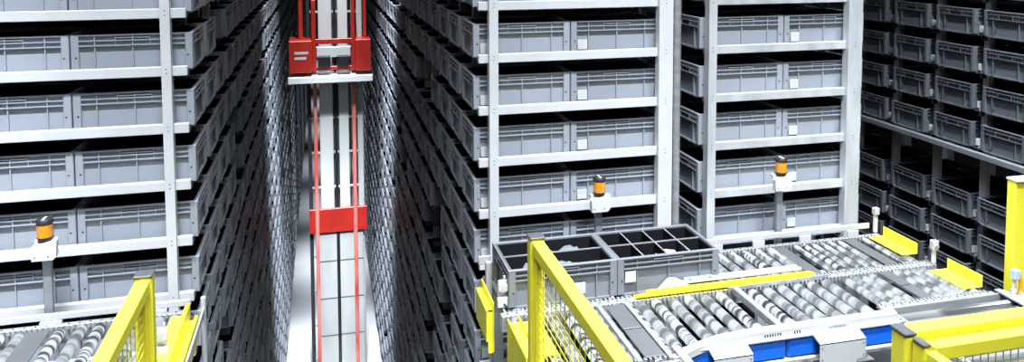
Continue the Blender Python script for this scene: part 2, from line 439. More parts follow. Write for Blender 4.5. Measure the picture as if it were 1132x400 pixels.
def rack(name, label, cat, xs, face_x, back_x, m_up, m_beam, beam_x, kb, near, far, levels, group=None, face_m='galv'):
    t = thing(name, label, cat, (face_x, FY, 0), group)
    off = Vector((-face_x, -FY, 0))
    def p(b, nm, lab=None):
        o = b.obj(nm, t, off, lab); return o
    for (x0, x1) in xs:
        p(upright_mb(x0, x1, 4.455, 4.515, 0, ZTOP, m_up), 'upright')
    fx = xs[0] if abs(xs[0][0]-face_x) < abs(xs[-1][1]-face_x) else xs[-1]
    for i in range(1, near):
        p(upright_mb(fx[0], fx[1], FY+i*PY-.078, FY+i*PY-.022, 0, ZTOP, face_m, False), 'upright')
    if far > near:
        o = p(shaft_mb(fx[0], fx[1], [FY+i*PY-.078 for i in range(near, far)], 0, ZTOP, face_m), 'distant_uprights', 'grey posts of the deeper bays'); o['kind'] = 'stuff'
    for k in kb:
        z = shelf_z(k)
        b = MB()
        b.bbox(beam_x[0], beam_x[1], 4.480, 4.512, z-.022, z+.030, m_beam, .003)
        p(b, 'shelf_beam')
    # the angle arms the totes sit on
    nA = 0
    rest = MB(); sg = 1 if back_x > face_x else -1
    a0, a1 = sorted((face_x+sg*.02, back_x))
    for i in range(0, far):
        y = FY+i*PY-.05
        for k in levels:
            z = shelf_z(k)
            bb = MB() if (i < 5 and nA < 90) else rest
            bb.box(a0, a1, y-.045 if i else 4.514, y+.065 if i else y+.10, z-.004, z-.0006, 'dark')  # arms coloured dark so the space under the totes reads as shade
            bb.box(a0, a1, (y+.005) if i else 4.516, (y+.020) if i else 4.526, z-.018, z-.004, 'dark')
            if bb is not rest:
                p(bb, 'support_arm'); nA += 1
    o = p(rest, 'distant_support_arms'); o['kind'] = 'stuff'
    # back rails along the bays
    b = MB()
    for k in levels: b.box(back_x-.02, back_x+.02, 4.52, FY+min(far, 20)*PY, shelf_z(k)-.03, shelf_z(k)-.004, 'dark')  # rails carry the same painted shade as the arms
    o = p(b, 'long_rails'); o['kind'] = 'stuff'
    return t
lv = list(range(-6, KMAX+1))
rack('storage_rack', 'tall white-fronted rack left of the crane aisle, behind the left conveyor', 'rack',
     [(-.834, -.785), (-1.99, -1.93)], XL, -1.9, 'white', 'white', (-2.05, -.709), range(-2, 10), 26, NCOL, lv)
rack('storage_rack', 'white-fronted rack right of the crane aisle, behind the two conveyor totes', 'rack',
     [(.938, .992), (2.008, 2.100)], XR, 2.06, 'white', 'white', (.8786, 2.012), range(-2, 10), 26, NCOL, lv)
r3 = rack('storage_rack', 'galvanised end rack beside the right-hand aisle, behind the long conveyor', 'rack',
     [(2.345, 2.400), (3.352, 3.456)], X3, 3.5, 'galv', 'galv', (2.397, 3.354), range(-2, 10), 5, 5, list(range(-6, 10)), face_m='galv')
# rack across the right-hand aisle
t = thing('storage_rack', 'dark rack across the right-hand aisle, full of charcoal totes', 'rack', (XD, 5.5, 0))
for j in range(-2, 6):
    y = 5.50+.497*j+.02
    b = upright_mb(XD+.075, XD+.125, y, y+.055, 0, ZTOP, 'galv', False); b.obj('upright', t, (-XD, -5.5, 0))
rest = MB()
for r, zt in enumerate(DZ+[.06, .36, .66, -3.2, -3.5, -3.8]):
    z = H+zt-TH
    for j in range(-2, 6):
        y = 5.50+.497*j+.048
        b = MB() if (r < 9 and -1 <= j < 4) else rest
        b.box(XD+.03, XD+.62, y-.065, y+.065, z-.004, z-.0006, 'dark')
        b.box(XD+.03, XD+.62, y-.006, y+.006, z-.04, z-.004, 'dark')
        if b is not rest:
            # white clip that holds the arm at the tote's long side
            b.box(XD+.045, XD+.10, y+.028, y+.046, z+.020, z+.072, 'white'); b.box(XD+.05, XD+.09, y+.010, y+.028, z-.035, z+.012, 'galv')
            b.obj('support_arm', t, (-XD, -5.5, 0))
o = rest.obj('outer_support_arms', t, (-XD, -5.5, 0)); o['kind'] = 'stuff'
b = MB(); b.bbox(XD-.055, XD-.015, 3.2, 8.3, H-1.70, H-1.655, 'rackgrey', .004); b.box(XD-.02, XD+.08, 3.2, 8.3, H-1.69, H-1.68, 'rackgrey'); b.obj('guard_rail', t, (-XD, -5.5, 0))
b = MB()
for r in range(9): b.box(XD+.60, XD+.64, 3.6, 8.3, H+DZ[r]-TH-.03, H+DZ[r]-TH-.004, 'rackgrey')
o = b.obj('rear_rail', t, (-XD, -5.5, 0))
# ribbed service pipe between the two end racks
b = MB(); n = 420
pts = []; rad = []
zz = np.linspace(0, ZTOP, 1100)
b.tube([(2.146, 4.50, z) for z in zz], .026, 'alu', 14, True, [.0262+(.0016 if i % 2 else -.0016) for i in range(len(zz))])
tag(b.obj('service_pipe', None), 'ribbed pale metal service pipe standing between the middle and galvanised end racks', 'pipe')
# ------------------------------------------------------------------ conveyors
CZ = H-1.91          # roller tops
def roller(t, x, y0, y1, m, r=.024, name='roller', z=None):
    zc = (CZ if z is None else z)-r
    L = y1-y0
    b = MB(); b.tube([(0, 0, 0), (0, .004, 0), (0, .004, 0), (0, L-.004, 0), (0, L-.004, 0), (0, L, 0)], r, m, 18, True, [r*.8, r, r, r, r, r*.8])
    b.tube([(0, -.012, 0), (0, L+.012, 0)], .006, 'galv', 8)
    o = b.obj(name, t, (x-t.location.x, y0-t.location.y, zc-t.location.z)); return o
def comb_strip(b, x0, x1, y, z, step=.024, w=.012, m='alu'):
    """toothed strip that runs beside the rollers"""
    n = int((x1-x0)/step)
    for i in range(n): b.box(x0+i*step, x0+i*step+w, y-.006, y+.012, z-.016, z+.004, m)
def side_rail(b, x0, x1, y, m='alu', h=.09, w=.035, z=None, s=1):
    z = CZ if z is None else z
    y0, y1 = sorted((y, y+s*w))
    b.bbox(x0, x1, y0, y1, z-h, z-.004, m, .003)
    # slots and screws on top
    x = x0+.03
    while x < x1-.03:
        b.box(x, x+.008, (y0+y1)/2-.004, (y0+y1)/2+.004, z-.0042, z-.0028, 'hole'); x += .05
# left conveyor
t = thing('roller_conveyor', 'roller conveyor at the lower left with grey rollers running to the rack', 'conveyor', (-1.4, 3.8, 4.56))
O = (1.4, -3.8, -4.56)
b = MB(); side_rail(b, -2.3, -.70, 4.255); comb_strip(b, -2.3, -.70, 4.245, CZ-.004); b.obj('side_rail', t, O)
b = MB(); side_rail(b, -2.3, -.72, 3.20, s=-1); comb_strip(b, -2.3, -.72, 3.21, CZ-.004); b.obj('side_rail', t, O)
xs = [-.765, -.84, -.93, -1.03, -1.115, -1.20, -1.295, -1.47, -1.565, -1.67, -1.83, -1.93, -2.03, -2.13, -2.23]
for n_, x in enumerate(xs):
    roller(t, x, 3.215, 4.235, 'roller_rubber' if n_ < 2 else ('roller_band' if n_ in (4, 6, 8) else 'roller'), .027)
for x0, x1 in ((-1.44, -1.335), (-1.80, -1.72)):
    b = MB(); b.bbox(x0, x1, 3.86, 4.22, CZ-.012, CZ-.004, 'plate', .002); b.bbox(x0, x1, 3.24, 3.85, CZ-.012, CZ-.004, 'plate', .002); b.obj('cover_plate', t, O, 'flat grey cover plate')
b = MB(); b.bbox(-2.3, -.695, 4.285, 4.302, H-1.895, H-1.862, 'dim_white', .004)
for x in (-.86, -1.35, -1.9): b.bbox(x-.05, x+.05, 4.27, 4.30, H-1.98, H-1.895, 'dim_white', .003)
b.obj('guide_rail', t, O, 'white guide rail on small brackets')
b = MB(); b.box(-.775, -.71, 3.70, 4.20, CZ+.001, CZ+.004, 'yellow'); b.bbox(-.712, -.690, 3.45, 4.24, CZ-.03, CZ+.050, 'yellow', .003)
b.bbox(-.668, -.650, 3.55, 4.22, CZ-.14, CZ-.01, 'yellow', .003); b.box(-.69, -.665, 3.6, 4.2, CZ-.03, CZ-.024, 'yellow')
b.obj('stop_plate', t, O, 'folded yellow end plate')
b = MB(); b.bbox(-.635, -.625, 3.3, 4.27, CZ-.03, CZ+.008, 'galv', .002); b.bbox(-.645, -.62, 4.26, 4.29, CZ-.3, CZ+.06, 'dim_white', .004); b.obj('end_bracket', t, O)
b = MB()
for x in (-2.2, -1.5, -.8):
    for y in (3.19, 4.27): b.bbox(x-.03, x+.03, y-.02, y+.02, 4.56, CZ-.09, 'galv', .003); b.box(x-.06, x+.06, y-.05, y+.05, 4.56, 4.566, 'galv')
b.obj('support_frame', t, O)
# sensor on the yellow plate
def sensor(par, O, x, y, z, s=1):
    b = MB(); b.bbox(x-.024, x+.024, y-.006, y+.006, z-.09, z+.055, 'cream', .004); b.bbox(x-.032, x+.030, y-.030, y-.006, z-.085, z-.030, 'cream', .006)
    b.tube([(x+.01, y, z+.05), (x+.01, y, z+.075)], .007, 'dim_white', 8); b.tube([(x, y-.03, z-.06), (x+.03*s, y-.05, z-.09), (x+.03*s, y-.04, z-.18)], .005, 'black', 8)
    o = b.obj('sensor', par, O, 'cream plastic sensor on a bracket')
    b = MB(); b.tube([(x, y-.006, z+.025), (x, y-.030, z+.025)], .026, 'cream', 18); b.tube([(x, y-.030, z+.025), (x, y-.032, z+.025)], .018, 'dim_white', 18); b.obj('sensor_lens', o, (0, 0, 0), 'round white lens')
sensor(t, O, -.755, 3.86, CZ+.06)
# right conveyor, back lane with the two totes
t = thing('roller_conveyor', 'back lane of the long conveyor, carrying the two open totes', 'conveyor', (2.2, 4.05, 4.56))
O = (-2.2, -4.05, -4.56)
b = MB(); side_rail(b, .86, 3.50, 4.285, w=.03); comb_strip(b, .88, 3.50, 4.272, CZ-.004); b.obj('side_rail', t, O)
b = MB(); side_rail(b, .86, 3.50, 3.845, w=.045, s=-1); comb_strip(b, .88, 3.5, 3.79, CZ-.004); comb_strip(b, .88, 3.5, 3.846, CZ-.004); b.obj('side_rail', t, O)
x = .925; k = 0
while x < 3.46:
    if not (2.70 < x < 2.79 or 3.20 < x < 3.30):
        m_ = 'roller_rubber' if x < 1.0 else ('roller_band' if k % 5 in (3,) else 'roller')
        roller(t, x, 3.862, 4.262, m_, .022 if x > 2.8 else .024)
    x += .062 if x > 2.78 else .088; k += 1
for x0, x1 in ((2.695, 2.775), (3.205, 3.285)):
    b = MB(); b.bbox(x0, x1, 3.87, 4.26, CZ-.010, CZ-.002, 'plate', .002); b.obj('cover_plate', t, O, 'flat grey cover plate')
b = MB(); b.bbox(2.20, 3.43, 4.300, 4.318, H-1.872, H-1.838, 'dim_white', .004)
for x in (2.33, 2.62, 2.95, 3.3): b.bbox(x-.04, x+.04, 4.288, 4.305, H-1.93, H-1.872, 'dim_white', .003)
b.obj('guide_rail', t, O, 'white guide rail on small brackets')
b = MB(); b.box(3.385, 3.495, 3.95, 4.25, CZ+.001, CZ+.004, 'yellow'); b.bbox(3.490, 3.496, 3.95, 4.25, CZ, CZ+.065, 'yellow', .002)
b.obj('stop_plate', t, O, 'folded yellow stop plate')
b = MB()
for x in (.95, 1.8, 2.65, 3.4): b.bbox(x-.03, x+.03, 4.29, 4.33, 4.56, CZ-.09, 'galv', .003); b.box(x-.06, x+.06, 4.26, 4.36, 4.56, 4.566, 'galv'); b.bbox(x-.03, x+.03, 3.80, 3.84, 4.56, CZ-.09, 'galv', .003)
b.box(.9, 3.45, 3.81, 3.84, 4.9, 4.96, 'galv')
b.obj('support_frame', t, O)
# yellow side guide with the actuator rod behind it
b = MB(); b.prism([(1.585, CZ-.008), (2.66, CZ+.002), (2.70, CZ+.018), (2.66, CZ+.034), (1.66, CZ+.034), (1.66, CZ+.020), (1.585, CZ+.012)], 1, 3.822, 3.827, 'yellow')
b.box(1.60, 2.66, 3.80, 3.823, CZ-.008, CZ-.004, 'yellow')
b.obj('side_guide', t, O, 'long yellow side guide plate')
b = MB(); b.prism([(2.13, CZ-.004), (2.70, CZ-.002), (2.76, CZ+.012), (2.76, CZ+.018), (2.13, CZ+.012)], 1, 3.785, 3.793, 'alu'); b.obj('wear_strip', t, O, 'silver strip under the yellow guide')
b = MB(); b.bbox(1.86, 2.62, 3.835, 3.858, CZ+.036, CZ+.052, 'dim_white', .004); b.tube([(1.9, 3.862, CZ+.054), (2.60, 3.862, CZ+.054)], .008, 'tubeblue', 10)
b.prism([(1.74, CZ+.02), (1.92, CZ+.02), (1.92, CZ+.03), (1.84, CZ+.075), (1.80, CZ+.075)], 1, 3.832, 3.855, 'cream')
for x in (1.93, 2.05): b.tube([(x, 3.846, CZ+.052), (x, 3.846, CZ+.066)], .009, 'alu', 10)
b.obj('actuator', t, O, 'pale actuator rod with blue tube')
# rail end corner, sensor and plates beside the crane aisle
b = MB(); b.bbox(.838, .848, 3.93, 4.24, CZ-.26, CZ+.012, 'yellow', .003); b.bbox(.805, .815, 3.93, 4.22, CZ-.20, CZ-.03, 'yellow', .003); b.box(.805, .84, 3.93, 4.22, CZ-.034, CZ-.030, 'yellow'); b.box(.815, .838, 3.93, 3.94, CZ-.26, CZ-.03, 'yellow')
b.obj('stop_plate', t, O, 'folded yellow end plate')
b = MB(); b.bbox(.868, .905, 4.24, 4.275, CZ-.1, CZ+.10, 'dim_white', .004); b.bbox(.83, .90, 4.262, 4.275, CZ+.08, CZ+.13, 'dim_white', .004); b.obj('end_bracket', t, O)
sensor(t, O, .885, 3.90, CZ+.09)
b = MB(); b.bbox(3.475, 3.50, 4.31, 4.33, CZ, CZ+.12, 'cream', .003); b.bbox(3.468, 3.505, 4.30, 4.335, CZ+.12, CZ+.165, 'dim_white', .004); b.obj('sensor', t, O, 'small white photocell on a post')
b = MB(); b.bbox(3.475, 3.497, 3.80, 3.82, CZ, CZ+.14, 'cream', .003); b.bbox(3.465, 3.505, 3.79, 3.825, CZ+.085, CZ+.14, 'dim_white', .004); b.tube([(3.485, 3.788, CZ+.11), (3.485, 3.78, CZ+.11)], .012, 'alu', 12); b.obj('sensor', t, O, 'small white photocell on a post')
# right conveyor, front lane
t = thing('roller_conveyor', 'front lane of the long conveyor with blue side beam and white edge rail', 'conveyor', (2.2, 3.5, 4.56))
O = (-2.2, -3.5, -4.56)
xs = [.93, 1.02, 1.11, 1.20, 1.29, 1.38, 1.47, 1.545, 1.61] + [1.70+.094*i for i in range(12) if i != 5] + [2.86+.058*i for i in range(11) if i not in (4, 5)]
for n_, x in enumerate(xs):
    y0 = 3.22 if x < 1.6 else 3.335
    m_ = 'roller_rubber' if n_ < 2 else ('roller_band' if n_ in (7, 9, 13, 14) else 'roller')
    if .93 < x < 1.35 and n_ % 2: m_ = 'roller_band'
    roller(t, x, y0 if x < 2.8 else 3.44, 3.785, m_, .026 if x < 2.8 else .021)
b = MB(); b.bbox(1.405, 1.505, 3.24, 3.50, CZ+.001, CZ+.006, 'plate', .002); b.bbox(1.405, 1.505, 3.51, 3.76, CZ+.001, CZ+.006, 'plate', .002); b.obj('cover_plate', t, O, 'flat grey cover plate')
b = MB(); b.bbox(3.085, 3.16, 3.44, 3.60, CZ-.008, CZ-.001, 'plate', .002); b.bbox(3.085, 3.16, 3.61, 3.78, CZ-.008, CZ-.001, 'plate', .002); b.obj('cover_plate', t, O, 'flat grey cover plate')
b = MB(); b.bbox(2.155, 2.19, 3.34, 3.79, CZ-.03, CZ+.012, 'alu', .003); b.obj('cross_bar', t, O, 'bright diagonal-looking cross bar between rollers')
for o in t.children:
    if o.name.startswith('cross_bar'): o['label'] = 'bright flat cross bar between two rollers'
# front edge rail: rounded white profile that bends down at its left end
b = MB()
pr = [(1.60, 3.262, CZ-.012), (1.68, 3.275, CZ+.004), (1.80, 3.29, CZ+.018), (1.95, 3.295, CZ+.024), (2.79, 3.30, CZ+.024)]
ring = [(-.022, -.030), (.022, -.030), (.024, .002), (.014, .012), (-.010, .012), (-.022, .004)]
vs = []; fs = []
for p_ in pr:
    for dy, dz in ring: vs.append((p_[0], p_[1]+dy, p_[2]+dz))
n = len(ring)
for i in range(len(pr)-1):
    for k in range(n): fs.append((i*n+k, (i+1)*n+k, (i+1)*n+(k+1) % n, i*n+(k+1) % n))
fs.append(tuple(range(n))); fs.append(tuple(range((len(pr)-1)*n, len(pr)*n))[::-1])
b.poly(vs, fs, 'dim_white')
for x0, x1 in ((1.78, 1.88), (2.01, 2.13), (2.20, 2.235)):
    b.box(x0, x1, 3.2765-.003, 3.2775-.003, CZ-.002, CZ+.012, 'hole')
    xx = x0+.006
    while xx < x1: b.box(xx, xx+.006, 3.2715, 3.2735, CZ-.002, CZ+.010, 'galv'); xx += .014
edge = b.obj('edge_rail', t, O, 'white rounded edge rail'); recalc(edge.data)
# stamped lettering on the edge rail
cu = bpy.data.curves.new('rail_lettering', 'FONT'); cu.body = 'INTERROLL'; cu.size = .021; cu.extrude = .0006; cu.align_x = 'LEFT'
tmp = bpy.data.objects.new('tmp_text', cu); C.objects.link(tmp)
bpy.context.view_layer.update(); me = bpy.data.meshes.new_from_object(tmp); bpy.data.objects.remove(tmp)
me.materials.clear(); me.materials.append(M['plate'])
lt = link_part('lettering', me, edge, (2.395, 3.2755, CZ-.004), 'dark lettering on the white edge rail'); lt.rotation_euler = (math.radians(90), 0, 0)
# blue side beam in two lengths, with the white lip under it
b = MB(); b.bbox(1.62, 2.155, 3.262, 3.30, CZ-.115, CZ-.008, 'blue', .012); b.bbox(2.160, 2.775, 3.262, 3.30, CZ-.115, CZ-.008, 'blue', .012); b.obj('side_beam', t, O, 'glossy blue side beam')
b = MB(); b.bbox(1.62, 2.80, 3.250, 3.30, CZ-.126, CZ-.116, 'dim_white', .002); b.bbox(1.62, 2.80, 3.254, 3.30, CZ-.014, CZ-.004, 'dim_white', .002); b.obj('beam_lip', t, O, 'white lip above and below the blue beam')
b = MB(); b.bbox(2.781, 2.80, 2.98, 3.262, CZ-.115, CZ-.008, 'blue', .008); b.obj('side_beam', t, O, 'glossy blue side beam')
for x0, x1, s0, s1 in ((1.735, 1.935, 1.78, 1.89), (2.295, 2.550, 2.36, 2.47)):
    b = MB()
    b.poly([(x0, 3.20, CZ-.03), (x1, 3.20, CZ-.03), (x1, 3.262, CZ-.006), (x0, 3.262, CZ-.006), (x0, 3.20, CZ-.036), (x1, 3.20, CZ-.036), (x1, 3.262, CZ-.02), (x0, 3.262, CZ-.02)],
           [(0,1,2,3), (7,6,5,4), (0,4,5,1), (1,5,6,2), (2,6,7,3), (3,7,4,0)], 'dim_white')
    b.prism([(x0, CZ-.03), (x1, CZ-.03), (x1, CZ-.125), (x1-.05, CZ-.128), (x1-.05, CZ-.20), (x0+.05, CZ-.20), (x0+.05, CZ-.128), (x0, CZ-.125)], 1, 3.200, 3.206, 'dim_white')
    b.bbox(s0, s1, 3.208, 3.25, 4.566, CZ-.12, 'dim_white', .003); b.box(s0-.03, s1+.03, 3.18, 3.29, 4.56, 4.566, 'dim_white')
    for xx in (x0+.012, x1-.012):
        for zz_ in (-.05, -.11): b.tube([(xx, 3.200, CZ+zz_), (xx, 3.198, CZ+zz_)], .0035, 'plate', 8)
    o = b.obj('leg', t, O, 'white T-shaped leg bracket'); recalc(o.data)
b = MB()
for x0, x1 in ((1.95, 2.2), (2.2, 2.0), (2.62, 2.44)):
    b.tube([(x0, 3.34, CZ-.12), (x1, 3.34, CZ-.45)], .012, 'galv', 8)
b.box(1.0, 3.4, 3.33, 3.36, CZ-.50, CZ-.44, 'galv')
for x in (.95, 1.5, 3.4): b.bbox(x-.03, x+.03, 3.24, 3.28, 4.56, CZ-.09, 'galv', .003); b.box(x-.06, x+.06, 3.2, 3.32, 4.56, 4.566, 'galv')
b.obj('support_frame', t, O)
b = MB(); side_rail(b, .915, 1.60, 3.205, s=-1, w=.05); comb_strip(b, .92, 1.6, 3.235, CZ-.004)
b.bbox(1.56, 1.60, 3.08, 3.30, CZ-.02, CZ+.012, 'alu', .003); b.bbox(1.515, 1.54, 3.22, 3.78, CZ-.03, CZ+.006, 'alu', .003); b.bbox(1.36, 1.385, 3.22, 3.78, CZ-.03, CZ+.006, 'alu', .003)
b.obj('side_rail', t, O)
b = MB(); side_rail(b, 2.80, 3.52, 3.43, s=-1, w=.03); comb_strip(b, 2.8, 3.5, 3.43, CZ-.004); b.obj('side_rail', t, O)
b = MB(); b.box(3.375, 3.50, 3.47, 3.72, CZ+.001, CZ+.004, 'yellow'); b.bbox(3.497, 3.503, 3.47, 3.72, CZ, CZ+.065, 'yellow', .002); b.obj('stop_plate', t, O, 'folded yellow stop plate')
b = MB(); b.bbox(.872, .884, 3.36, 3.74, CZ-.24, CZ+.012, 'yellow', .003); b.box(.884, 1.03, 3.36, 3.70, CZ+.004, CZ+.008, 'yellow'); b.bbox(.925, .932, 3.36, 3.74, CZ+.008, CZ+.03, 'yellow', .002); b.obj('stop_plate', t, O, 'folded yellow end plate')
# cross conveyor behind the corner fence
t = thing('roller_conveyor', 'short cross conveyor with pale rollers seen through the corner fence mesh', 'conveyor', (3.2, 2.9, 4.56))
O = (-3.2, -2.9, -4.56)
def xroller(t, y, x0, x1, m, r):
    b = MB(); L = x1-x0; b.tube([(0,0,0), (.004,0,0), (.004,0,0), (L-.004,0,0), (L-.004,0,0), (L,0,0)], r, m, 18, True, [r*.8, r, r, r, r, r*.8]); b.tube([(-.012,0,0), (L+.012,0,0)], .006, 'galv', 8)
    b.obj('roller', t, (x0-3.2, y-2.9, CZ-.012-r-4.56))
y = 2.32
while y < 3.38: xroller(t, y, 2.84, 3.62, 'roller', .028); y += .072
b = MB(); b.bbox(2.804, 2.834, 2.2, 3.40, CZ-.07, CZ-.002, 'alu', .003); b.bbox(3.63, 3.665, 2.2, 3.42, CZ-.07, CZ-.002, 'alu', .003); b.box(2.84, 3.62, 3.385, 3.40, CZ-.06, CZ-.004, 'alu')
x = 2.81
yy = 2.25
while yy < 3.38: b.box(x-.004, x+.004, yy, yy+.008, CZ-.002, CZ-.0012, 'hole'); yy += .03
b.obj('side_rail', t, O)
b = MB(); b.prism([(3.52, 3.20), (3.72, 3.10), (3.70, 3.16), (3.56, 3.42), (3.53, 3.42)], 2, CZ+.001, CZ+.008, 'alu'); o = b.obj('corner_plate', t, O, 'triangular metal corner plate'); recalc(o.data)
b = MB(); b.bbox(3.565, 3.585, 3.33, 3.345, CZ, CZ+.14, 'cream', .003); b.bbox(3.555, 3.595, 3.315, 3.35, CZ+.10, CZ+.15, 'tubeblue', .004); b.tube([(3.60, 3.33, CZ+.12), (3.61, 3.33, CZ+.05), (3.60, 3.34, CZ)], .007, 'amber', 8); b.obj('sensor', t, O, 'small blue-capped photocell on a post')
b = MB()
for x in (2.82, 3.64):
    for y in (2.3, 3.3): b.bbox(x-.02, x+.02, y-.02, y+.02, 4.56, CZ-.07, 'galv', .003)
b.obj('support_frame', t, O)
# ------------------------------------------------------------------ the two totes on the conveyor
tA = make_tote('x', 'g', (.907+TL/2, 4.055, CZ), (TL/2-.24, .045))
tB = make_tote('x', 'g', (1.508+TL/2, 4.055, CZ), (-TL/2+.045, .075))
for t, lab, nx, ny in ((tA, 'open grey tote on conveyor holding clear plastic film, half behind yellow post', 1, 2), (tB, 'open grey tote on conveyor split into eight black compartments', 4, 2)):
    t['label'] = lab; del t['group']
    for ch in t.children:
        k_ = ch.name.split('.')[0]
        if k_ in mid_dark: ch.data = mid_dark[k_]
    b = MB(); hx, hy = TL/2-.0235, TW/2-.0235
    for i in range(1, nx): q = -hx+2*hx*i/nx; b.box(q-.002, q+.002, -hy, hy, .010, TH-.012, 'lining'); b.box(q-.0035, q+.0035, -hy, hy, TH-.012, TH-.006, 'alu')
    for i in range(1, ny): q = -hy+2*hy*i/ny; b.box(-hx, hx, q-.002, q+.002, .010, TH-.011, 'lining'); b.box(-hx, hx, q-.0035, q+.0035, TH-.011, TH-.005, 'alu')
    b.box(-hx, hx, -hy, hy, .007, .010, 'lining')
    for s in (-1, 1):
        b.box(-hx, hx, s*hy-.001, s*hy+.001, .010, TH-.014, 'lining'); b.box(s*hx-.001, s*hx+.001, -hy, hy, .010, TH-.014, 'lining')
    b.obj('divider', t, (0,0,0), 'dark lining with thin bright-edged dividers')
# crumpled film in the left one
rnd = random.Random(3)
for (xa, xb, ya, yb, h, lab) in ((.935, 1.48, 3.885, 4.045, .165, 'crumpled clear film bag in the near half of the conveyor tote'), (.935, 1.48, 4.062, 4.225, .172, 'crumpled clear film bag in the far half of the conveyor tote')):
    nx, ny = 16, 7; vs = []; fs = []
    for lay in (0, 1):
        for i in range(nx+1):
            for j in range(ny+1):
                e = min(i, nx-i)/3; f = min(j, ny-j)/2
                q = min(1, e)*min(1, f)
                z = CZ+.012 + (h*(.45+.55*q)*(.70+.30*math.sin(i*.55+j*.5+ya*9)**2) + rnd.uniform(-.006, .006) if lay else 0)
                vs.append((xa+(xb-xa)*i/nx, ya+(yb-ya)*j/ny, z))
    st = (nx+1)*(ny+1)
    for i in range(nx):
        for j in range(ny):
            a = i*(ny+1)+j; fs.append((a, a+1, a+ny+2, a+ny+1)); c = st+a; fs.append((c, c+ny+1, c+ny+2, c+1))
    for i in range(nx):
        a = i*(ny+1); fs.append((a, a+ny+1, st+a+ny+1, st+a)); a += ny; fs.append((a, st+a, st+a+ny+1, a+ny+1))
    for j in range(ny):
        fs.append((j, st+j, st+j+1, j+1)); a = nx*(ny+1)+j; fs.append((a, a+1, st+a+1, st+a))
    b = MB(); b.poly(vs, fs, 'film', True); tag(b.obj('plastic_film', None), lab, 'packaging')
b = MB(); b.poly([(1.81, 3.885, CZ+.100), (1.91, 3.88, CZ+.104), (1.925, 4.03, CZ+.150), (1.865, 4.035, CZ+.160), (1.80, 4.02, CZ+.145)], [(0,1,2,3,4), (4,3,2,1,0)], 'paper')
b.prism([(1.80, 3.885), (1.92, 3.885), (1.92, 4.03), (1.80, 4.03)], 2, CZ+.010, CZ+.098, 'paper')
tag(b.obj('white_carton', None), 'small white carton in a front compartment of the divided tote', 'carton')
# ------------------------------------------------------------------ beacons
def beacon(x, y, zbase, ztop, label, tilt=0.):
    t = thing('warning_beacon', label, 'beacon', (x, y, zbase), 'amber warning beacons on posts')
    zc = ztop-zbase
    b = MB(); b.bbox(-.020, .020, -.016, .016, 0, zc-.16, 'rackgrey', .003); b.box(-.035, .035, -.03, .03, 0, .006, 'rackgrey'); b.obj('post', t)
    b = MB(); T = Matrix.Rotation(tilt, 4, 'Z')
    b.prism([(-.055, zc-.205), (.042, zc-.205), (.056, zc-.19), (.060, zc-.108), (.044, zc-.108), (-.030, zc-.120), (-.058, zc-.135)], 1, -.055, -.018, 'white')
    b.box(-.05, .05, -.018, .02, zc-.135, zc-.112, 'white'); b.tube([(.02, -.0555, zc-.185), (.02, -.057, zc-.185)], .004, 'plate', 8); b.tube([(-.04, -.0555, zc-.185), (-.04, -.057, zc-.185)], .004, 'plate', 8)
    o = b.obj('bracket', t, (0,0,0), 'white folded mounting bracket'); recalc(o.data)
    b = MB(); b.tube([(0, -.02, zc-.125), (0, -.02, zc-.098), (0, -.02, zc-.098), (0, -.02, zc-.092)], .034, 'black', 20, True, [.033, .033, .037, .037]); b.obj('lamp_base', t, (0,0,0), 'black lamp base')
    b = MB(); zz = np.linspace(zc-.092, zc-.026, 15); b.tube([(0, -.02, float(z)) for z in zz], .036, 'amber', 24, True, [.0358+(.001 if i % 2 else -.0008) for i in range(15)]); b.obj('lens', t, (0,0,0), 'ribbed amber lens')
    b = MB(); b.tube([(0, -.02, zc-.026), (0, -.02, zc-.006), (0, -.02, zc)], .034, 'black', 20, True, [.038, .038, .031]); b.box(-.006, .006, -.048, .006, zc, zc+.001, 'paper'); b.obj('cap', t, (0,0,0), 'black cap with a pale stripe')
beacon(-1.375, 4.35, H-1.98, H-1.385, 'amber beacon on a white bracket and dark post, left of the aisle')
beacon(1.575, 4.35, H-2.0, H-1.395, 'amber beacon on a white bracket behind the two conveyor totes')
beacon(2.79, 4.35, H-1.98, H-1.365, 'amber beacon on a white bracket in front of the galvanised end rack')
